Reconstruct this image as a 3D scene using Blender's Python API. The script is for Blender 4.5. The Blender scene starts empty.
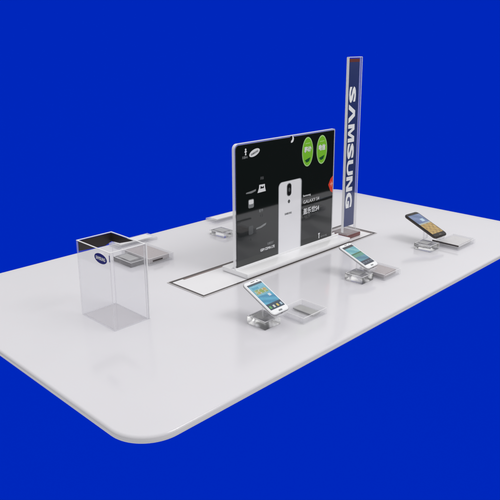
import bpy, bmesh, math, random
from mathutils import Vector, Matrix
random.seed(4)
S = 0.75            # metres per layout unit
Z0 = 0.90           # height of the table top above the studio floor (m)
C = bpy.context.scene.collection

# ------------------------------------------------------------------ materials
def mat(name, base=(.8,.8,.8), rough=.4, metal=0., spec=.5, ior=1.49, trans=0., coat=0., emit=None, es=0., alpha=1.):
    m = bpy.data.materials.new(name); m.use_nodes = True
    b = m.node_tree.nodes['Principled BSDF']
    b.inputs['Base Color'].default_value = (*base, 1)
    b.inputs['Roughness'].default_value = rough
    b.inputs['Metallic'].default_value = metal
    b.inputs['Specular IOR Level'].default_value = spec
    b.inputs['IOR'].default_value = ior
    b.inputs['Transmission Weight'].default_value = trans
    b.inputs['Coat Weight'].default_value = coat
    b.inputs['Alpha'].default_value = alpha
    if emit:
        b.inputs['Emission Color'].default_value = (*emit, 1); b.inputs['Emission Strength'].default_value = es
    return m

def add_noise(m, scale=60, rough_lo=.1, rough_hi=.2, bump=0., col=0.):
    nt = m.node_tree; b = nt.nodes['Principled BSDF']
    tc = nt.nodes.new('ShaderNodeTexCoord'); n = nt.nodes.new('ShaderNodeTexNoise')
    n.inputs['Scale'].default_value = scale; n.inputs['Detail'].default_value = 6
    nt.links.new(tc.outputs['Object'], n.inputs['Vector'])
    mr = nt.nodes.new('ShaderNodeMapRange')
    mr.inputs['From Min'].default_value = .3; mr.inputs['From Max'].default_value = .7
    mr.inputs['To Min'].default_value = rough_lo; mr.inputs['To Max'].default_value = rough_hi
    nt.links.new(n.outputs['Fac'], mr.inputs['Value']); nt.links.new(mr.outputs['Result'], b.inputs['Roughness'])
    if bump:
        bp = nt.nodes.new('ShaderNodeBump'); bp.inputs['Strength'].default_value = bump; bp.inputs['Distance'].default_value = .001
        nt.links.new(n.outputs['Fac'], bp.inputs['Height']); nt.links.new(bp.outputs['Normal'], b.inputs['Normal'])
    if col:
        base = b.inputs['Base Color'].default_value[:3]
        cr = nt.nodes.new('ShaderNodeValToRGB')
        cr.color_ramp.elements[0].position = .3; cr.color_ramp.elements[1].position = .7
        cr.color_ramp.elements[0].color = (*[c*(1-col) for c in base], 1); cr.color_ramp.elements[1].color = (*base, 1)
        nt.links.new(n.outputs['Fac'], cr.inputs['Fac']); nt.links.new(cr.outputs['Color'], b.inputs['Base Color'])
    return m

def sheet_mat(name, tint=(.97,.97,.98), veil=.04, veil_col=(.8,.8,.83), rough=.03):
    """thin clear plastic: see-through, a fresnel gloss and a faint milky veil"""
    m = bpy.data.materials.new(name); m.use_nodes = True; nt = m.node_tree; nt.nodes.clear()
    out = nt.nodes.new('ShaderNodeOutputMaterial'); tr = nt.nodes.new('ShaderNodeBsdfTransparent'); gl = nt.nodes.new('ShaderNodeBsdfGlossy')
    di = nt.nodes.new('ShaderNodeBsdfDiffuse'); m1 = nt.nodes.new('ShaderNodeMixShader'); m2 = nt.nodes.new('ShaderNodeMixShader'); lw = nt.nodes.new('ShaderNodeLayerWeight'); pw = nt.nodes.new('ShaderNodeMath'); fr = nt.nodes.new('ShaderNodeMath')
    tr.inputs['Color'].default_value = (*tint, 1); gl.inputs['Roughness'].default_value = rough
    di.inputs['Color'].default_value = (*veil_col, 1); lw.inputs['Blend'].default_value = .5
    pw.operation = 'POWER'; pw.inputs[1].default_value = 5; fr.operation = 'MULTIPLY_ADD'; fr.inputs[1].default_value = .6; fr.inputs[2].default_value = .02   # Schlick, same from both sides
    nt.links.new(lw.outputs['Facing'], pw.inputs[0]); nt.links.new(pw.outputs[0], fr.inputs[0])
    m1.inputs['Fac'].default_value = veil
    nt.links.new(tr.outputs[0], m1.inputs[1]); nt.links.new(di.outputs[0], m1.inputs[2])
    nt.links.new(fr.outputs[0], m2.inputs['Fac']); nt.links.new(m1.outputs[0], m2.inputs[1]); nt.links.new(gl.outputs[0], m2.inputs[2])
    nt.links.new(m2.outputs[0], out.inputs['Surface'])
    return m

M = {}
M['table'] = add_noise(mat('table_white', (.655,.648,.688), .12, spec=.5), 5, .09, .17, .0, .02)
M['seam'] = mat('dark_seam', (.035,.026,.025), .35)
M['recess_shade'] = mat('brown_recess_shade', (.19,.14,.13), .35)  # recess shading and a reflected line put into the colour
M['seam_metal'] = mat('seam_metal', (.62,.60,.60), .25, metal=.6)
M['lid'] = add_noise(mat('lid_white', (.73,.725,.75), .2), 6, .12, .2)
M['sheet'] = sheet_mat('clear_acrylic_sheet', tint=(.985,.985,.99), veil=.012)
M['sheet_milky'] = sheet_mat('milky_acrylic_sheet', tint=(.95,.95,.96), veil=.22, veil_col=(.85,.85,.87))
M['sheet_grey'] = sheet_mat('greyish_acrylic_sheet', tint=(.972,.968,.972), veil=.035, veil_col=(.50,.49,.50))
M['edge'] = sheet_mat('bright_acrylic_edge', tint=(.93,.93,.95), veil=.78, veil_col=(.93,.93,.95), rough=.15)  # pale cut edge; guided light is put into its veil colour
M['edge_soft'] = sheet_mat('soft_acrylic_edge', tint=(.95,.95,.96), veil=.30, veil_col=(.9,.9,.93), rough=.1)
M['tray_side'] = sheet_mat('tray_side_acrylic', tint=(.97,.97,.975), veil=.14, veil_col=(.95,.95,.97), rough=.05)
M['room_dark'] = mat('dark_room_stand_in', (.024,.018,.018), .3)  # flat dark standing in for the room seen through the clear box
M['block'] = mat('cast_acrylic_block', (.98,.98,.985), .20, ior=1.33, trans=1.)
M['acr_white'] = add_noise(mat('white_acrylic', (.84,.84,.86), .15), 30, .12, .22)
M['pad'] = add_noise(mat('grey_pad', (.40,.40,.405), .35), 40, .25, .4, .0, .08)
M['pad_brown'] = add_noise(mat('brown_grey_insert', (.42,.38,.39), .3), 30, .2, .35, .0, .08)
M['pad_light'] = add_noise(mat('light_grey_insert', (.58,.57,.58), .3), 30, .2, .35, .0, .06)
M['slot'] = mat('dark_slot', (.05,.04,.04), .4)
M['poster'] = mat('glossy_poster_black', (.0050,.0075,.0075), .05, spec=.5, ior=1.80)
M['ink_white'] = mat('ink_white', (.76,.77,.80), .06)
M['ink_bright'] = mat('ink_bright', (.88,.89,.92), .3)
M['ink_phone'] = mat('ink_phone_white', (.80,.80,.84), .06)
M['ink_shade'] = mat('ink_phone_edge', (.42,.43,.46), .06)
M['ink_grey'] = mat('ink_grey', (.22,.23,.24), .06)
M['ink_dim'] = mat('ink_dim', (.08,.085,.09), .06)
M['ink_black'] = mat('ink_black', (.01,.01,.012), .06)
M['ink_green'] = mat('ink_green', (.19,.52,.035), .12)
M['ink_green_rim'] = mat('ink_green_rim', (.42,.70,.28), .12)
M['ink_green_dark'] = mat('ink_green_dark', (.015,.09,.03), .12)
M['ink_red'] = mat('ink_red', (.70,.055,.03), .12)
M['ink_red_light'] = mat('ink_red_light', (.85,.32,.24), .12)
M['navy'] = mat('navy_print', (.018,.034,.15), .12, ior=1.75)
M['maroon_cap'] = mat('maroon_cap', (.13,.02,.015), .35)
M['maroon'] = add_noise(mat('maroon_base', (.22,.085,.085), .25), 50, .15, .3, 0, .35)
M['oval_blue'] = mat('oval_blue', (.018,.022,.20), .15)
M['phone_white'] = mat('phone_white', (.80,.81,.84), .08, coat=.5)
M['phone_silver'] = mat('phone_silver', (.30,.29,.29), .25, metal=.6)
M['phone_dark'] = mat('phone_dark', (.010,.007,.008), .22, spec=.3)
M['phone_rim'] = mat('phone_rim', (.12,.10,.09), .25, metal=.7)
M['blue_wall'] = None
m = bpy.data.materials.new('blue_backdrop'); m.use_nodes = True; nt = m.node_tree; nt.nodes.clear()
o_ = nt.nodes.new('ShaderNodeOutputMaterial'); d_ = nt.nodes.new('ShaderNodeBsdfDiffuse'); d_.inputs['Color'].default_value = (0.0, .0270, .665, 1)
nt.links.new(d_.outputs[0], o_.inputs['Surface']); M['blue_wall'] = m

# ------------------------------------------------------------------ helpers
def link(name, me, m, parent=None):
    for x in (m if isinstance(m, (list, tuple)) else [m]): me.materials.append(x)
    o = bpy.data.objects.new(name, me); C.objects.link(o)
    if parent: o.parent = parent
    return o

class MB:
    """collects shapes, in layout units relative to origin org, into one mesh"""
    def __init__(s, org=(0,0,0)): s.bm = bmesh.new(); s.org = Vector(org)
    def _mk(s, pts, faces, mi=0):
        vs = [s.bm.verts.new(Vector(p) - s.org) for p in pts]
        fs = []
        for f in faces:
            try:
                fc = s.bm.faces.new([vs[i] for i in f]); fc.material_index = mi; fs.append(fc)
            except ValueError: pass
        return vs, fs
    def box(s, x0, x1, y0, y1, z0, z1, bev=0., seg=2, mi=0, thin_mi=None):
        p = [(x0,y0,z0),(x1,y0,z0),(x1,y1,z0),(x0,y1,z0),(x0,y0,z1),(x1,y0,z1),(x1,y1,z1),(x0,y1,z1)]
        f = [(0,3,2,1),(4,5,6,7),(0,1,5,4),(1,2,6,5),(2,3,7,6),(3,0,4,7)]
        vs, fs = s._mk(p, f, mi)
        if thin_mi is not None:                      # narrow faces get the bright cut-edge material
            ar = sorted(fs, key=lambda q: -q.calc_area())
            for q in ar[2:]: q.material_index = thin_mi
        if bev:
            es = {e for q in fs for e in q.edges}
            bmesh.ops.bevel(s.bm, geom=list(es), offset=bev, segments=seg, profile=.5, affect='EDGES')
        return s
    def prism(s, pts2, axis, a0, a1, bev=0., seg=2, mi=0, side_mi=None):
        """outline pts2 extruded along an axis; axis 'z': (x,y); axis 'y': (x,z); axis 'x': (y,z)"""
        def m3(p, a):
            return {'z': (p[0],p[1],a), 'y': (p[0],a,p[1]), 'x': (a,p[0],p[1])}[axis]
        n = len(pts2)
        pts = [m3(p, a0) for p in pts2] + [m3(p, a1) for p in pts2]
        fc = [tuple(range(n))[::-1], tuple(range(n, 2*n))] + [(i, (i+1) % n, n+(i+1) % n, n+i) for i in range(n)]
        vs, fs = s._mk(pts, fc, mi)
        if side_mi is not None:
            for q in fs[2:]: q.material_index = side_mi
        bmesh.ops.recalc_face_normals(s.bm, faces=fs)
        if bev:
            es = {e for q in fs[:2] for e in q.edges}
            bmesh.ops.bevel(s.bm, geom=list(es), offset=bev, segments=seg, profile=.5, affect='EDGES')
        return s
    def build(s, name, m, parent=None, smooth=False):
        for v in s.bm.verts: v.co *= S
        bmesh.ops.recalc_face_normals(s.bm, faces=list(s.bm.faces))
        me = bpy.data.meshes.new(name); s.bm.to_mesh(me); s.bm.free()
        if smooth:
            for p in me.polygons: p.use_smooth = True
            me.set_sharp_from_angle(angle=math.radians(35))
        return link(name, me, m, parent)

def rrect(x0, x1, y0, y1, r, n=8):
    if not isinstance(r, (list, tuple)): r = [r]*4
    out = []
    for (cx, cy, a0, rr) in ((x1-r[0], y0+r[0], -90, r[0]), (x1-r[1], y1-r[1], 0, r[1]), (x0+r[2], y1-r[2], 90, r[2]), (x0+r[3], y0+r[3], 180, r[3])):
        if rr <= 1e-6: out.append((cx, cy)); continue
        for i in range(n+1):
            a = math.radians(a0 + 90*i/n); out.append((cx+rr*math.cos(a), cy+rr*math.sin(a)))
    return out

def ellipse(cx, cy, rx, ry, rot=0, n=40):
    return [(cx + rx*math.cos(t)*math.cos(rot) - ry*math.sin(t)*math.sin(rot), cy + rx*math.cos(t)*math.sin(rot) + ry*math.sin(t)*math.cos(rot)) for t in [2*math.pi*i/n for i in range(n)]]

def thing(name, label, cat, loc, rotz=0, group=None):
    o = bpy.data.objects.new(name, None); C.objects.link(o); o.empty_display_size = .02
    o.location = (loc[0]*S, loc[1]*S, loc[2]*S + Z0); o.rotation_euler = (0, 0, rotz)
    o['label'] = label; o['category'] = cat
    if group: o['group'] = group
    return o

def text(name, body, m, parent, org, pos, xdir, ydir, w, h, bold=0., depth=.0006, shear=0.):
    """lettering fitted in a w x h box centred at pos (layout units); returns a mesh part"""
    cu = bpy.data.curves.new(name, 'FONT'); cu.body = body; cu.size = 1; cu.offset = bold; cu.shear = shear; cu.resolution_u = 3
    t = bpy.data.objects.new(name+'_tmp', cu); C.objects.link(t)
    bpy.context.view_layer.update()
    me = bpy.data.meshes.new_from_object(t.evaluated_get(bpy.context.evaluated_depsgraph_get()))
    bpy.data.objects.remove(t); bpy.data.curves.remove(cu)
    if not me.vertices: return None
    xs = [v.co.x for v in me.vertices]; ys = [v.co.y for v in me.vertices]
    x0, x1, y0, y1 = min(xs), max(xs), min(ys), max(ys)
    X = Vector(xdir); Y = Vector(ydir); P = Vector(pos) - Vector(org)
    for v in me.vertices:
        a = ((v.co.x-x0)/(x1-x0)-.5)*w; b = ((v.co.y-y0)/(y1-y0)-.5)*h
        v.co = (P + X*a + Y*b)*S
    bm = bmesh.new(); bm.from_mesh(me)
    N = X.cross(Y)
    r = bmesh.ops.extrude_face_region(bm, geom=list(bm.faces))
    for g in r['geom']:
        if isinstance(g, bmesh.types.BMVert): g.co += N*depth*S
    bmesh.ops.recalc_face_normals(bm, faces=list(bm.faces))
    for q in bm.faces: q.smooth = False
    bm.to_mesh(me); bm.free(); me.name = name; me.materials.clear()
    return link(name, me, m, parent)

# ------------------------------------------------------------------ backdrop (a leaning blue studio backdrop behind and below the table)
yaw, pitch, roll = .7578, .2736, .0019
hd = Vector((math.cos(yaw), math.sin(yaw), 0)); rt = Vector((math.sin(yaw), -math.cos(yaw), 0))
bm = bmesh.new()
vs = []
for a in (-13, 13):
    for (t, z) in ((8.0, -10.5), (20.2, 1.7)):
        vs.append(bm.verts.new(hd*t + rt*a + Vector((0, 0, z + Z0 + S))))
f0 = bm.faces.new((vs[0], vs[2], vs[3], vs[1]))
r = bmesh.ops.extrude_face_region(bm, geom=[f0])
for g in r['geom']:
    if isinstance(g, bmesh.types.BMVert): g.co += hd*.03 - Vector((0, 0, .03))
bmesh.ops.recalc_face_normals(bm, faces=list(bm.faces))
me = bpy.data.meshes.new('backdrop'); bm.to_mesh(me); bm.free()
bd = link('backdrop', me, M['blue_wall']); bd['kind'] = 'structure'

# ------------------------------------------------------------------ table top
T = (2.14, 1.949, -.021)
tb = thing('display_table', 'large glossy white display table top with rounded corners under all the items', 'table', T)
MB(T).prism(rrect(.805, 3.473, 1.2045, 2.6905, .128, 20), 'z', -.0250, 0, bev=.0095, seg=7).build('tabletop', M['table'], tb, smooth=True)
# flush cable hatch in the middle: dark seam, metal lip, white lid
def ring(name, a, b, z0, z1, m, parent, org):
    (x0, x1, y0, y1), (u0, u1, v0, v1) = a, b
    g = MB(org)
    g.box(x0, x1, y0, v0, z0, z1); g.box(x0, x1, v1, y1, z0, z1); g.box(x0, u0, v0, v1, z0, z1); g.box(u1, x1, v0, v1, z0, z1)
    return g.build(name, m, parent)
hp = MB(T); hp.prism(rrect(1.584, 2.768, 1.846, 2.046, .002, 1), 'z', .0006, .0016).build('hatch_lid', M['lid'], tb)
ring('hatch_seam', (1.571, 2.780, 1.8325, 2.0585), (1.583, 2.769, 1.8445, 2.0475), .0006, .0022, M['seam'], tb, T)
ring('hatch_lip', (1.568, 2.783, 1.8295, 2.0615), (1.5715, 2.7795, 1.833, 2.058), .0004, .0028, M['seam_metal'], tb, T)
MB(T).box(1.64, 2.768, 2.036, 2.046, .0008, .0024).box(2.755, 2.7645, 1.85, 2.034, .0008, .0024).build('hatch_recess_shade', M['recess_shade'], tb)  # strips painted as recess shading along the far and right sides

# ------------------------------------------------------------------ poster stand
O = (2.17, 1.93, .0016)
ps = thing('poster_stand', 'black glossy phone poster upright in a clear acrylic slab on a white base', 'poster stand', O)
base = MB(O); base.box(1.828, 2.560, 1.842, 2.000, .003, .024, bev=.002)
base.build('base', M['acr_white'], ps, smooth=True)
MB(O).box(1.829, 2.559, 1.915, 1.921, .024, .031, bev=.001).box(1.829, 2.559, 1.9395, 1.9455, .024, .031, bev=.001).build('clamp_rail', M['acr_white'], ps)
MB(O).prism(rrect(1.8365, 2.5135, .0245, .5710, [.001, .006, .022, .001]), 'y', 1.9215, 1.9390, bev=.0008, seg=1, side_mi=1).build('acrylic_panel', [M['sheet_milky'], M['edge']], ps)
pr = MB(O).prism(rrect(1.8405, 2.5015, .0255, .5655, [.001, .004, .018, .001]), 'y', 1.9180, 1.9225).build('poster', M['poster'], ps)
FY = 1.9180
def ink(name, pts, m, lay=1, parent=pr):
    return MB(O).prism(pts, 'y', FY - .0005*lay, FY + .0003).build(name, m, parent)
# big printed white phone (back view)
ink('printed_phone_edge', rrect(2.1035, 2.2640, .0265, .3675, [.001, .016, .024, .001]), M['ink_shade'], 1)
ink('printed_phone', rrect(2.1065, 2.2575, .0265, .3655, [.001, .015, .023, .001]), M['ink_phone'], 2)
ink('printed_camera_rim', rrect(2.1585, 2.1905, .2950, .3565, .015), M['ink_grey'], 3)
ink('printed_camera', rrect(2.1620, 2.1880, .2985, .3530, .012), M['ink_black'], 4)
ink('printed_lens', ellipse(2.175, .325, .007, .010), M['ink_dim'], 5)
ink('printed_flash', ellipse(2.1745, .2700, .0075, .0085), M['ink_dim'], 3)
AX, AZ = (1, 0, 0), (0, 0, 1)
def ptext(name, body, m, cx, cz, w, h, bold=.01, lay=1, shear=0.):
    return text(name, body, m, pr, O, (cx, FY - .0005*lay + .0003, cz), AX, AZ, w, h, bold, .0006, shear)
ptext('printed_phone_brand', 'SAMSUNG', M['ink_grey'], 2.170, .214, .048, .0095, .02, 3)
# logos top left
ink('printed_figure', ellipse(1.897, .5435, .0042, .0050), M['ink_white'], 1)
ink('printed_figure_body', [(1.889,.533),(1.8945,.539),(1.8995,.539),(1.905,.534),(1.899,.532),(1.901,.520),(1.893,.520),(1.895,.531)], M['ink_white'], 1)
ptext('printed_caption', '天翼4G', M['ink_grey'], 1.892, .511, .032, .011, .02)
ink('printed_oval_logo', ellipse(1.9500, .5245, .0330, .0145, .30), M['ink_white'], 1)
text('printed_oval_text', 'SAMSUNG', M['ink_grey'], pr, O, (1.9500, FY-.0009, .5245), (math.cos(.30), 0, math.sin(.30)), (-math.sin(.30), 0, math.cos(.30)), .045, .0085, .02, .0005)
# hook notch at the top
ink('notch', ellipse(2.1900, .5560, .0170, .0145), M['ink_black'], 1)
cr = [(2.1880 + .0155*math.cos(t), .5565 + .0165*math.sin(t)) for t in [math.radians(a) for a in range(-105, 60, 11)]] + [(2.1850 + .0085*math.cos(t), .5620 + .0130*math.sin(t)) for t in [math.radians(a) for a in range(50, -100, -11)]]
ink('notch_rim', cr, M['ink_white'], 2)
# green round stickers
for (cx, cz, w_) in ((2.3030, .4845, '移动'), (2.4085, .4825, '电信')):
    rm = ink('sticker', ellipse(cx, cz, .0395, .0690), M['ink_green_rim'], 1)
    gd = MB(O).prism(ellipse(cx, cz, .0350, .0635), 'y', FY - .0010, FY).build('sticker_face', M['ink_green'], rm)
    t = text('sticker_text', w_, M['ink_white'], rm, O, (cx, FY-.0010, cz+.011), AX, AZ, .050, .029, .035, .0005)
    MB(O).prism([(cx-.020, cz-.038), (cx+.006, cz-.031), (cx+.020, cz-.028), (cx+.010, cz-.046), (cx-.008, cz-.050)], 'y', FY-.0015, FY).build('sticker_swoosh', M['ink_green_dark'], rm)
    MB(O).prism([(cx-.018, cz+.038), (cx+.016, cz+.039), (cx+.016, cz+.042), (cx-.018, cz+.041)], 'y', FY-.0014, FY).build('sticker_line', M['ink_green_rim'], rm)
# red pointed sticker at the right edge
rd = ink('red_sticker', [(2.4660,.300), (2.4820,.328), (2.5010,.341), (2.5010,.256), (2.4840,.266)], M['ink_red'], 1)
MB(O).prism([(2.478,.303),(2.486,.306),(2.488,.318),(2.493,.307),(2.500,.304),(2.493,.298),(2.488,.285),(2.485,.297)], 'y', FY-.001, FY).build('sticker_star', M['ink_red_light'], rd)
# copy right of the phone
ptext('printed_line', 'Samsung', M['ink_white'], 2.303, .2755, .056, .0120, .012)
ptext('printed_model', 'GALAXY S4', M['ink_white'], 2.337, .2465, .118, .0165, -.004)
ptext('printed_slogan', '盖乐世S4', M['ink_white'], 2.338, .2000, .118, .030, .012)
ptext('printed_tiny', '双网双待', M['ink_dim'], 2.337, .1760, .11, .010, .0)
ink('printed_mark', [(2.400,.040),(2.405,.040),(2.405,.061),(2.411,.066),(2.398,.068),(2.396,.062),(2.400,.060)], M['ink_white'], 1)
ptext('printed_mark_text', 'samsung', M['ink_grey'], 2.438, .0445, .048, .0100, .012)
# small product pictures on the left
ink('printed_charger', [(1.968,.3445),(2.020,.3455),(2.0145,.366),(2.014,.378),(1.979,.379),(1.977,.364)], M['ink_white'], 1)
ink('printed_charger_gap', [(1.985,.361),(2.008,.361),(2.006,.372),(1.998,.366),(1.988,.374)], M['ink_black'], 2)
ink('printed_cable', [(1.897,.3520),(1.930,.3500),(1.957,.3560),(1.958,.3640),(1.935,.3600),(1.899,.3570)], M['ink_grey'], 1)
ink('printed_battery', rrect(1.911, 1.945, .285, .324, .007), M['ink_grey'], 1)
ink('printed_battery_top', rrect(1.914, 1.942, .302, .321, .005), M['ink_white'], 2)
ink('printed_dim_blob', rrect(1.912, 1.940, .165, .205, .007), M['ink_dim'], 1)  # dim rounded patch in the print
ptext('printed_note', '原装', M['ink_dim'], 1.996, .407, .022, .014, .02)
ptext('printed_note', '配件', M['ink_grey'], 1.990, .262, .026, .014, .02)
ptext('printed_note', '电池', M['ink_dim'], 1.996, .238, .018, .012, .02)
ptext('printed_note', '耳机', M['ink_dim'], 1.920, .143, .020, .010, .0)
ink('printed_earphone', [(1.958,.181),(1.990,.182),(2.020,.190),(2.024,.199),(2.010,.197),(1.985,.190),(1.960,.187)], M['ink_grey'], 1)
ptext('printed_footer', '双模双待', M['ink_grey'], 2.052, .0975, .044, .012, .02)
ptext('printed_footer', 'GSM CDMA LTE', M['ink_white'], 2.032, .0770, .094, .0125, .03)

# ------------------------------------------------------------------ tower sign
O2 = (2.632, 1.93, .0016)
tw = thing('tower_sign', 'tall slim clear acrylic tower with navy strip and white vertical lettering on maroon base', 'sign', O2)
MB(O2).box(2.573, 2.690, 1.872, 1.985, .003, .022, bev=.0015).build('base', M['maroon'], tw)
MB(O2).box(2.574, 2.689, 1.873, 1.984, .022, .033, bev=.0015, mi=0, thin_mi=1).build('base_plate', [M['sheet_milky'], M['edge_soft']], tw)
MB(O2).box(2.5755, 2.6835, 1.8990, 1.9105, .033, .905, thin_mi=1).build('acrylic_column', [M['sheet'], M['edge_soft']], tw)
# bright cut edges of the column
g = MB(O2)
g.box(2.5743, 2.5753, 1.8990, 1.9105, .033, .9050)
for a in (2.5743, 2.6820):
    for c in (1.8978, 1.9107): g.box(a, a+.0022, c, c+.0010, .033, .9055)
g.box(2.5770, 2.6825, 1.8978, 1.9117, .9055, .9080)
g.build('column_edge', M['edge'], tw)
st = MB(O2).box(2.5785, 2.6640, 1.9000, 1.9030, .062, .884).build('printed_strip', M['navy'], tw)
MB(O2).box(2.5785, 2.6640, 1.8997, 1.9033, .884, .900).build('cap', M['maroon_cap'], tw)
U_ = [(0,1)] + [(.5-.5*math.cos(t), .34-.34*math.sin(t)) for t in [math.pi*k/16 for k in range(17)]] + [(1,1),(.74,1)] + [(.5+.24*math.cos(t), .36-.16*math.sin(t)) for t in [math.pi*k/12 for k in range(13)]] + [(.26,1)]
GL = {'A': [(0,0),(.35,1),(.65,1),(1,0),(.74,0),(.5,.70),(.26,0)],
      'M': [(0,0),(0,1),(.31,1),(.5,.36),(.69,1),(1,1),(1,0),(.78,0),(.78,.72),(.58,0),(.42,0),(.22,.72),(.22,0)],
      'N': [(0,0),(0,1),(.34,1),(.74,.30),(.74,1),(1,1),(1,0),(.67,0),(.26,.70),(.26,0)], 'U': U_}
zt = .768
for ch, wd in (('S',.078),('A',.092),('M',.088),('S',.078),('U',.076),('N',.076),('G',.080)):
    xl, xh = 2.5880, 2.6400
    if ch in GL: MB(O2).prism([(xl + v*(xh-xl), zt - u*wd) for (u, v) in GL[ch]], 'y', 1.8992, 1.9002).build('letter', M['ink_bright'], st)
    else: text('letter', ch, M['ink_bright'], st, O2, ((xl+xh)/2, 1.9000, zt-wd/2), (0,0,-1), (1,0,0), wd, (xh-xl)*1.04, .045, .0008)
    zt -= wd + .0068

# ------------------------------------------------------------------ open clear box
O3 = (1.2235, 1.927, 0)
bx = thing('clear_box', 'tall open clear acrylic box with a small blue oval sticker near its rim', 'box', O3)
x0, x1, y0, y1, hh, th = 1.149, 1.298, 1.821, 2.036, .2895, .0045
for (a, b, c, d) in ((x0, x0+th, y0+th, y1-th), (x1-th, x1, y0+th, y1-th), (x0, x1, y0, y0+th), (x0, x1, y1-th, y1)):
    MB(O3).box(a, b, c, d, .0008, hh, mi=0, thin_mi=1).build('side_panel', [M['sheet'], M['edge_soft']], bx)
rim = MB(O3)
for (a, b, c, d) in ((x0, x0+th, y0, y1), (x1-th, x1, y0, y1), (x0+th, x1-th, y0, y0+th), (x0+th, x1-th, y1-th, y1)):
    rim.box(a, b, c, d, hh+.0003, hh+.0022)
rim.build('rim', M['edge'], bx)
MB(O3).box(x1-.0065, x1-.0046, y0+.0046, y0+.0066, .001, hh-.001).box(x1+.0003, x1+.0055, y0+.0003, y0+.004, .001, hh-.001).build('corner_joint', M['edge'], bx)
MB(O3).box(x0+th+.0005, x1-th-.0005, y0+th+.0005, y1-th-.0005, .0010, .0045, mi=0, thin_mi=1).build('floor_panel', [M['sheet_grey'], M['edge_soft']], bx)
# added dark sheets for the dark room seen through the upper back walls
MB(O3).prism([(x0+th, hh-.040), (x1-.035, hh-.046), (x1-th, hh-.034), (x1-th, hh-.001), (x0+th, hh-.001)], 'y', y1-th-.0012, y1-th-.0003).build('dark_room_sheet', M['room_dark'], bx)
MB(O3).prism([(y1-th-.0015, hh-.034), (y1-.06, hh-.030), (y1-.150, hh-.001), (y1-th-.0015, hh-.001)], 'x', x1-th-.0012, x1-th-.0003).build('dark_room_sheet', M['room_dark'], bx)
ov = MB(O3).prism(ellipse(1.880, .2580, .0385, .0185, 0), 'x', x0-.0008, x0-.0001).build('oval_sticker', M['oval_blue'], bx)
text('sticker_text', 'SAMSUNG', M['ink_white'], ov, O3, (x0-.0008, 1.880, .2580), (0,-1,0), (0,0,1), .058, .0125, .03, .0004)
MB(O3).box(x0-.0006, x0, y0+.0015, y0+.0055, .258, .282).build('corner_mark', M['oval_blue'], bx)

# ------------------------------------------------------------------ display stands
def make_block(label, loc, rz, group, lift=True, w=.082, d=.092, h=.030):
    t = thing('phone_stand' if lift else 'acrylic_block', label, 'stand' if lift else 'block', loc, rz, group)
    MB().box(-w/2, w/2, -d/2, d/2, .0006, h, bev=.0025).build('base_block', M['block'], t, smooth=True)
    ring('block_edge_sparkle', (-w/2+.002, w/2-.002, -d/2+.002, d/2-.002), (-w/2+.0045, w/2-.0045, -d/2+.0045, d/2-.0045), h+.0002, h+.0010, M['edge'], t, (0,0,0))  # bright ring added for the sparkle along the block's top edges
    MB().box(-w/2+.016, w/2-.016, -d/2+.030, d/2-.014, h+.0004, h+.0024, bev=.0006).build('sensor_pad', M['pad'], t)
    return t
def add_lift(t, zb, L, tilt, dx, yb, rz=0):
    """clear post and tilted rest plate under a phone; phone bottom edge at (dx, yb, zb)"""
    c, s_ = math.cos(tilt), math.sin(tilt)
    k = L*.42
    pz = zb + k*s_ - .014; py = yb + k*c
    q = MB(); q.box(dx-.020, dx+.014, py-.004, py+.004, .0328, pz+.001, mi=0, thin_mi=1); q.build('post', [M['sheet'], M['edge_soft']], t)
    q = MB()
    a = [(-.012, -.004), (-.012, .010), (-.0075, .010), (-.0075, .0005), (L*.62, .0005), (L*.62, -.004)]
    off = .010
    pts = [(yb + u*c - (v-off)*s_, zb + u*s_ + (v-off)*c) for (u, v) in a]
    q.prism(pts, 'x', dx-.024, dx+.024, side_mi=1).build('rest_plate', [M['edge_soft'], M['sheet_milky']], t)

def scr_white(u, v):
    if v > .93: return (.05, .09, .13)
    if v > .80:
        return (.10, .42, .62) if (v < .86 and .1 < u < .55) else (.22, .55, .72)
    if v > .55:
        a = math.sin(u*9+v*23)+math.sin(u*17-v*11)+.7*math.sin(u*41+v*37)*math.sin(v*61-u*13)
        if .1 < u < .9 and .60 < v < .76: return (.30, .42, .10) if a > .2 else ((.50, .62, .55) if a > -.6 else (.55, .40, .12))
        return (.20, .50, .62)
    if v > .22:
        a = math.sin(u*6+v*30)*.5+.5
        if .66 < u < .84 and .44 < v < .53: return (.75, .80, .85)
        return (.04+.05*a, .28+.16*a, .50+.16*a)
    if v > .17: return (.015, .06, .12)
    k = u*4 % 1
    if .22 < k < .78 and .045 < v < .135: return [(.10,.45,.12), (.70,.72,.70), (.75,.55,.12), (.45,.62,.75)][min(3, int(u*4))]
    return (.012, .045, .09)
def scr_teal(u, v):
    if v > .90: return (.012, .02, .035)
    if v > .55:
        a = math.sin(u*8+v*20)
        if v < .60: return (.04, .16, .07)
        return (.12, .42, .50) if a < .2 else (.22, .55, .60)
    if v > .42: return (.10, .34, .26)
    if v > .2:
        a = math.sin(u*5+v*26)*.5+.5
        return (.05+.05*a, .20+.12*a, .32+.10*a)
    if .08 < v < .14 and .2 < (u*4 % 1) < .8: return (.12, .16, .22)
    return (.012, .025, .06)
def scr_gold(u, v):
    if v > .56:
        a = math.sin(u*7+v*15)*.5+.5
        if .52 < u < .80 and .63 < v < .76: return (.50, .68, .85)
        return (.08+.08*a, .15+.08*a, .34+.12*a)
    if v > .50: return (.40, .46, .45)
    a = math.sin(u*16+v*9)*math.sin(v*28-u*4)
    a += .6*math.sin(u*31+v*3)*math.sin(v*47+u*9)
    if a > .45: return (.56, .37, .09)
    if a < -.55: return (.30, .18, .04)
    return (.48, .29, .05)

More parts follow.
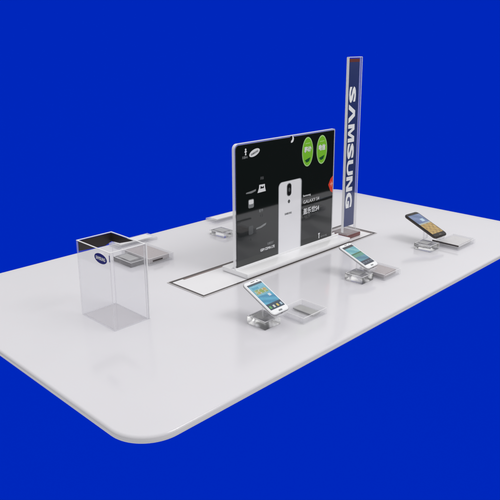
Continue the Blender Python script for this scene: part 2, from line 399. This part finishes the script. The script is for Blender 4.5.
scr_mat = bpy.data.materials.new('phone_display'); scr_mat.use_nodes = True
nt = scr_mat.node_tree; b = nt.nodes['Principled BSDF']; ca = nt.nodes.new('ShaderNodeVertexColor'); ca.layer_name = 'picture'
b.inputs['Base Color'].default_value = (.03,.03,.03,1); nt.links.new(ca.outputs['Color'], b.inputs['Emission Color'])
b.inputs['Emission Strength'].default_value = 1.0; b.inputs['Roughness'].default_value = .06

def make_phone(name, label, loc, tilt, yw, L, Wd, white, scr):
    t = thing(name, label, 'phone', loc); t['group'] = 'phones on show along the near edge'
    t.rotation_euler = (tilt, 0, yw)
    th = .0115; r = Wd*.17
    rim_m = M['phone_silver'] if white else M['phone_rim']; fm = M['phone_white'] if white else M['phone_dark']
    MB().prism(rrect(-Wd/2, Wd/2, 0, L, r), 'z', 0, th, bev=.0032, seg=3).build('body', M['phone_white'] if white else M['phone_dark'], t, smooth=True)
    MB().prism(rrect(-Wd/2-.0007, Wd/2+.0007, -.0007, L+.0007, r), 'z', th*.36, th*.70, bev=.0008, seg=1).build('rim', rim_m, t, smooth=True)
    MB().prism(rrect(-Wd/2+.0028, Wd/2-.0028, .0028, L-.0028, r*.85), 'z', th-.0002, th+.0006, bev=.0003, seg=1).build('front_glass', fm, t)
    sx, y0_, y1_ = Wd/2-.0072, L*.125, L*.905
    nx, ny = 48, 88
    me = bpy.data.meshes.new('screen')
    vv = [((-sx + 2*sx*i/nx)*S, (y0_+(y1_-y0_)*j/ny)*S, (th+.0010)*S) for j in range(ny+1) for i in range(nx+1)]
    n0 = len(vv); vv += [((sx*sg[0])*S, (y0_ if sg[1] < 0 else y1_)*S, (th+.0002)*S) for sg in ((-1,-1),(1,-1),(1,1),(-1,1))]
    ff = [(j*(nx+1)+i, j*(nx+1)+i+1, (j+1)*(nx+1)+i+1, (j+1)*(nx+1)+i) for j in range(ny) for i in range(nx)]
    ff.append((n0, n0+3, n0+2, n0+1))
    me.from_pydata(vv, [], ff); at = me.color_attributes.new('picture', 'FLOAT_COLOR', 'CORNER'); k = 0
    for p in me.polygons:
        if p.index < nx*ny: c = scr((p.index % nx + .5)/nx, (p.index//nx + .5)/ny); g_ = .62 + .30*random.random(); c = tuple(q*g_ for q in c)
        else: c = (0, 0, 0)
        for _ in p.loop_indices: at.data[k].color = (*c, 1); k += 1
    link('screen', me, scr_mat, t)
    MB().prism(rrect(-Wd*.10, Wd*.10, L*.035, L*.072, Wd*.03), 'z', th+.0004, th+.0014).build('home_button', M['ink_grey'] if white else M['phone_rim'], t)
    MB().prism(rrect(-Wd*.11, Wd*.11, L*.942, L*.955, Wd*.008), 'z', th+.0004, th+.0010).build('earpiece', M['phone_rim'], t)
    MB().prism(ellipse(Wd*.27, L*.948, .0022, .0022, n=16), 'z', th+.0004, th+.0010).build('camera', M['phone_rim'], t)
    MB().box(-.0045, .0045, -.0012, .003, th*.40, th*.66).build('charging_port', M['slot'], t)
    return t

GS = 'phone stands along the near edge'
PH = [  # block centre, phone bottom centre, tilt, yaw, length, width
    ((1.5600, 1.4900), (1.582, 1.421, .060), .456, .013, .172, .0886),
    ((2.1600, 1.5000), (2.202, 1.457, .060), .389, .035, .168, .0870),
    ((2.7330, 1.5080), (2.802, 1.467, .060), .374, -.089, .207, .1040)]
SL = ['clear acrylic stand under the white phone nearest the clear box',
      'clear acrylic stand under the white phone in front of the tower sign',
      'clear acrylic stand under the dark phone']
PL = [('white phone with bright blue screen in front of the poster, nearest the viewer', True, scr_white),
      ('white phone with dim teal screen in front of the tower sign', True, scr_teal),
      ('dark phone with gold and blue screen, at the right end of the table', False, scr_gold)]
for i, (bc, pc, ti, yw, L, Wd) in enumerate(PH):
    t = make_block(SL[i], (bc[0], bc[1], 0), 0, GS)
    n = (-math.sin(ti), math.cos(ti))
    add_lift(t, pc[2], L, ti, pc[0]-bc[0]-.012, pc[1]-bc[1])
    th = .0115
    make_phone('mobile_phone', PL[i][0], (pc[0], pc[1] + math.sin(ti)*th, pc[2] - math.cos(ti)*th + .001), ti, yw, L, Wd, PL[i][1], PL[i][2])
make_block('low acrylic block with dark pad and no phone, behind the left edge of the poster', (2.205, 2.405, 0), 0, 'empty blocks on the far side', lift=False, w=.085, d=.115, h=.022)
make_block('low acrylic block with grey pad and no phone, seen through the clear box', (1.612, 2.392, 0), 0, 'empty blocks on the far side', lift=False, w=.085, d=.140, h=.022)

# ------------------------------------------------------------------ trays
def make_tray(label, x0, x1, y0, y1, h, ins, im, group, slot=False, line=False, ih=None):
    O = ((x0+x1)/2, (y0+y1)/2, 0)
    t = thing('acrylic_tray', label, 'tray', O, 0, group)
    w = .006
    g = MB(O)
    g.box(x0, x1, y0, y0+w, .0008, h, bev=.0008, seg=1); g.box(x0, x1, y1-w, y1, .0008, h, bev=.0008, seg=1)
    g.box(x0, x0+w, y0+w+.0002, y1-w-.0002, .0008, h, bev=.0008, seg=1); g.box(x1-w, x1, y0+w+.0002, y1-w-.0002, .0008, h, bev=.0008, seg=1)
    g.build('tray_wall', M['tray_side'], t)
    ring('tray_rim', (x0+.0005, x1-.0005, y0+.0005, y1-.0005), (x0+.0025, x1-.0025, y0+.0025, y1-.0025), h+.0002, h+.0010, M['edge'], t, O)
    MB(O).box(x0+w+.0003, x1-w-.0003, y0+w+.0003, y1-w-.0003, .0010, .006).build('tray_floor', M['sheet_milky'], t)
    a, b, c, d = ins
    MB(O).box(a, b, c, d, .0065, ih or h*.82, bev=.0006, seg=1).build('insert', im, t)
    if slot: MB(O).box(x0+.02, x0+.075, y0-.0010, y0+.0005, h*.52, h*.72).build('slot', M['slot'], t)
    if line: MB(O).box(x0-.0010, x0+.0030, y0+.004, y1+.02, h*.78, h+.0012).build('edge_line', M['slot'], t)
    return t
GT = 'acrylic trays beside the phones'
make_tray('clear acrylic tray beside the nearest white phone, with a narrow dark insert', 1.650, 1.785, 1.378, 1.502, .024, (1.722, 1.764, 1.392, 1.492), M['pad'], GT, ih=.011)
make_tray('clear acrylic tray beside the teal screen phone, with a grey recessed insert', 2.222, 2.342, 1.408, 1.545, .026, (2.2345, 2.3290, 1.4250, 1.5300), M['pad_brown'], GT)
make_tray('pale acrylic tray beside the dark phone, with a dark line on its edge', 2.812, 2.983, 1.376, 1.502, .024, (2.830, 2.970, 1.392, 1.490), M['pad_light'], GT, line=True)
make_tray('deep pale tray with brown insert and dark slot, just behind the clear box', 1.640, 1.780, 2.280, 2.500, .034, (1.652, 1.768, 2.300, 2.488), M['pad_brown'], 'trays on the far side', slot=True)
for (a, b, lb) in ((1.685, 1.918, 'thin pale card plate lying at the far table edge behind the clear box'), (2.322, 2.550, 'thin pale card plate lying at the far table edge, partly behind the poster')):
    Oc = ((a+b)/2, 2.628, 0)
    t = thing('card_plate', lb, 'plate', Oc, 0, 'card plates on the far side')
    MB(Oc).box(a, b, 2.585, 2.672, .0008, .0150, bev=.0010).build('plate', M['edge_soft'], t)
    MB(Oc).box(a+.02, b-.02, 2.598, 2.660, .0153, .0163).build('card', M['lid'], t)

# ------------------------------------------------------------------ camera
f_px, cx, cy = 648.0672, 266.7472, 218.6364
fwd = Vector((math.cos(yaw)*math.cos(pitch), math.sin(yaw)*math.cos(pitch), -math.sin(pitch)))
right = Vector((math.sin(yaw), -math.cos(yaw), 0)); up = right.cross(fwd)
r_ = right*math.cos(roll) + up*math.sin(roll); u_ = -right*math.sin(roll) + up*math.cos(roll)
cd = bpy.data.cameras.new('camera'); cam = bpy.data.objects.new('camera', cd); C.objects.link(cam)
mw = Matrix((r_, u_, -fwd)).transposed().to_4x4(); mw.translation = Vector((0, 0, S + Z0)); cam.matrix_world = mw
cd.sensor_width = 36; cd.lens = f_px/500*36; cd.shift_x = (250-cx)/500; cd.shift_y = (cy-250)/500
cd.clip_start = .05; cd.clip_end = 100
bpy.context.scene.camera = cam

# ------------------------------------------------------------------ light: a studio dome, dark near the horizon, plus one soft lamp at the front
w = bpy.data.worlds.new('World'); bpy.context.scene.world = w; w.use_nodes = True
nt = w.node_tree; bg = nt.nodes['Background']
tc = nt.nodes.new('ShaderNodeTexCoord'); sp = nt.nodes.new('ShaderNodeSeparateXYZ'); cr = nt.nodes.new('ShaderNodeValToRGB')
nt.links.new(tc.outputs['Generated'], sp.inputs[0]); mr = nt.nodes.new('ShaderNodeMapRange'); mr.inputs['From Min'].default_value = -1
nt.links.new(sp.outputs['Z'], mr.inputs['Value']); nt.links.new(mr.outputs['Result'], cr.inputs['Fac'])
e = cr.color_ramp.elements      # low light added for the table rim, dark room at eye level, bright ceiling
e[0].position = .29; e[0].color = (.90, .90, .90, 1)
e[1].position = .75; e[1].color = (1, .99, .98, 1)
for p_, c_ in ((.33, .02), (.468, .02), (.52, .32), (.62, .75)):
    q = e.new(p_); q.color = (c_, c_, c_*1.01, 1)
nt.links.new(cr.outputs['Color'], bg.inputs['Color']); bg.inputs['Strength'].default_value = .95

ld = bpy.data.lights.new('softbox', 'AREA'); ld.shape = 'RECTANGLE'; ld.size = 1.7; ld.size_y = 1.4; ld.energy = 62; ld.color = (1, .99, .975)
lo = bpy.data.objects.new('softbox', ld); C.objects.link(lo)
tgt = Vector((2.1*S, 1.9*S, Z0)); lo.location = tgt + Vector((.9, -2.6, 3.6))
lo.rotation_euler = (tgt-lo.location).to_track_quat('-Z', 'Y').to_euler()

sc = bpy.context.scene
sc.view_settings.view_transform = 'Standard'; sc.view_settings.look = 'None'; sc.view_settings.exposure = 0; sc.view_settings.gamma = 1
sc.render.engine = 'CYCLES'; sc.cycles.max_bounces = 14; sc.cycles.transparent_max_bounces = 32; sc.cycles.transmission_bounces = 12
sc.render.resolution_x = 1024; sc.render.resolution_y = 1024
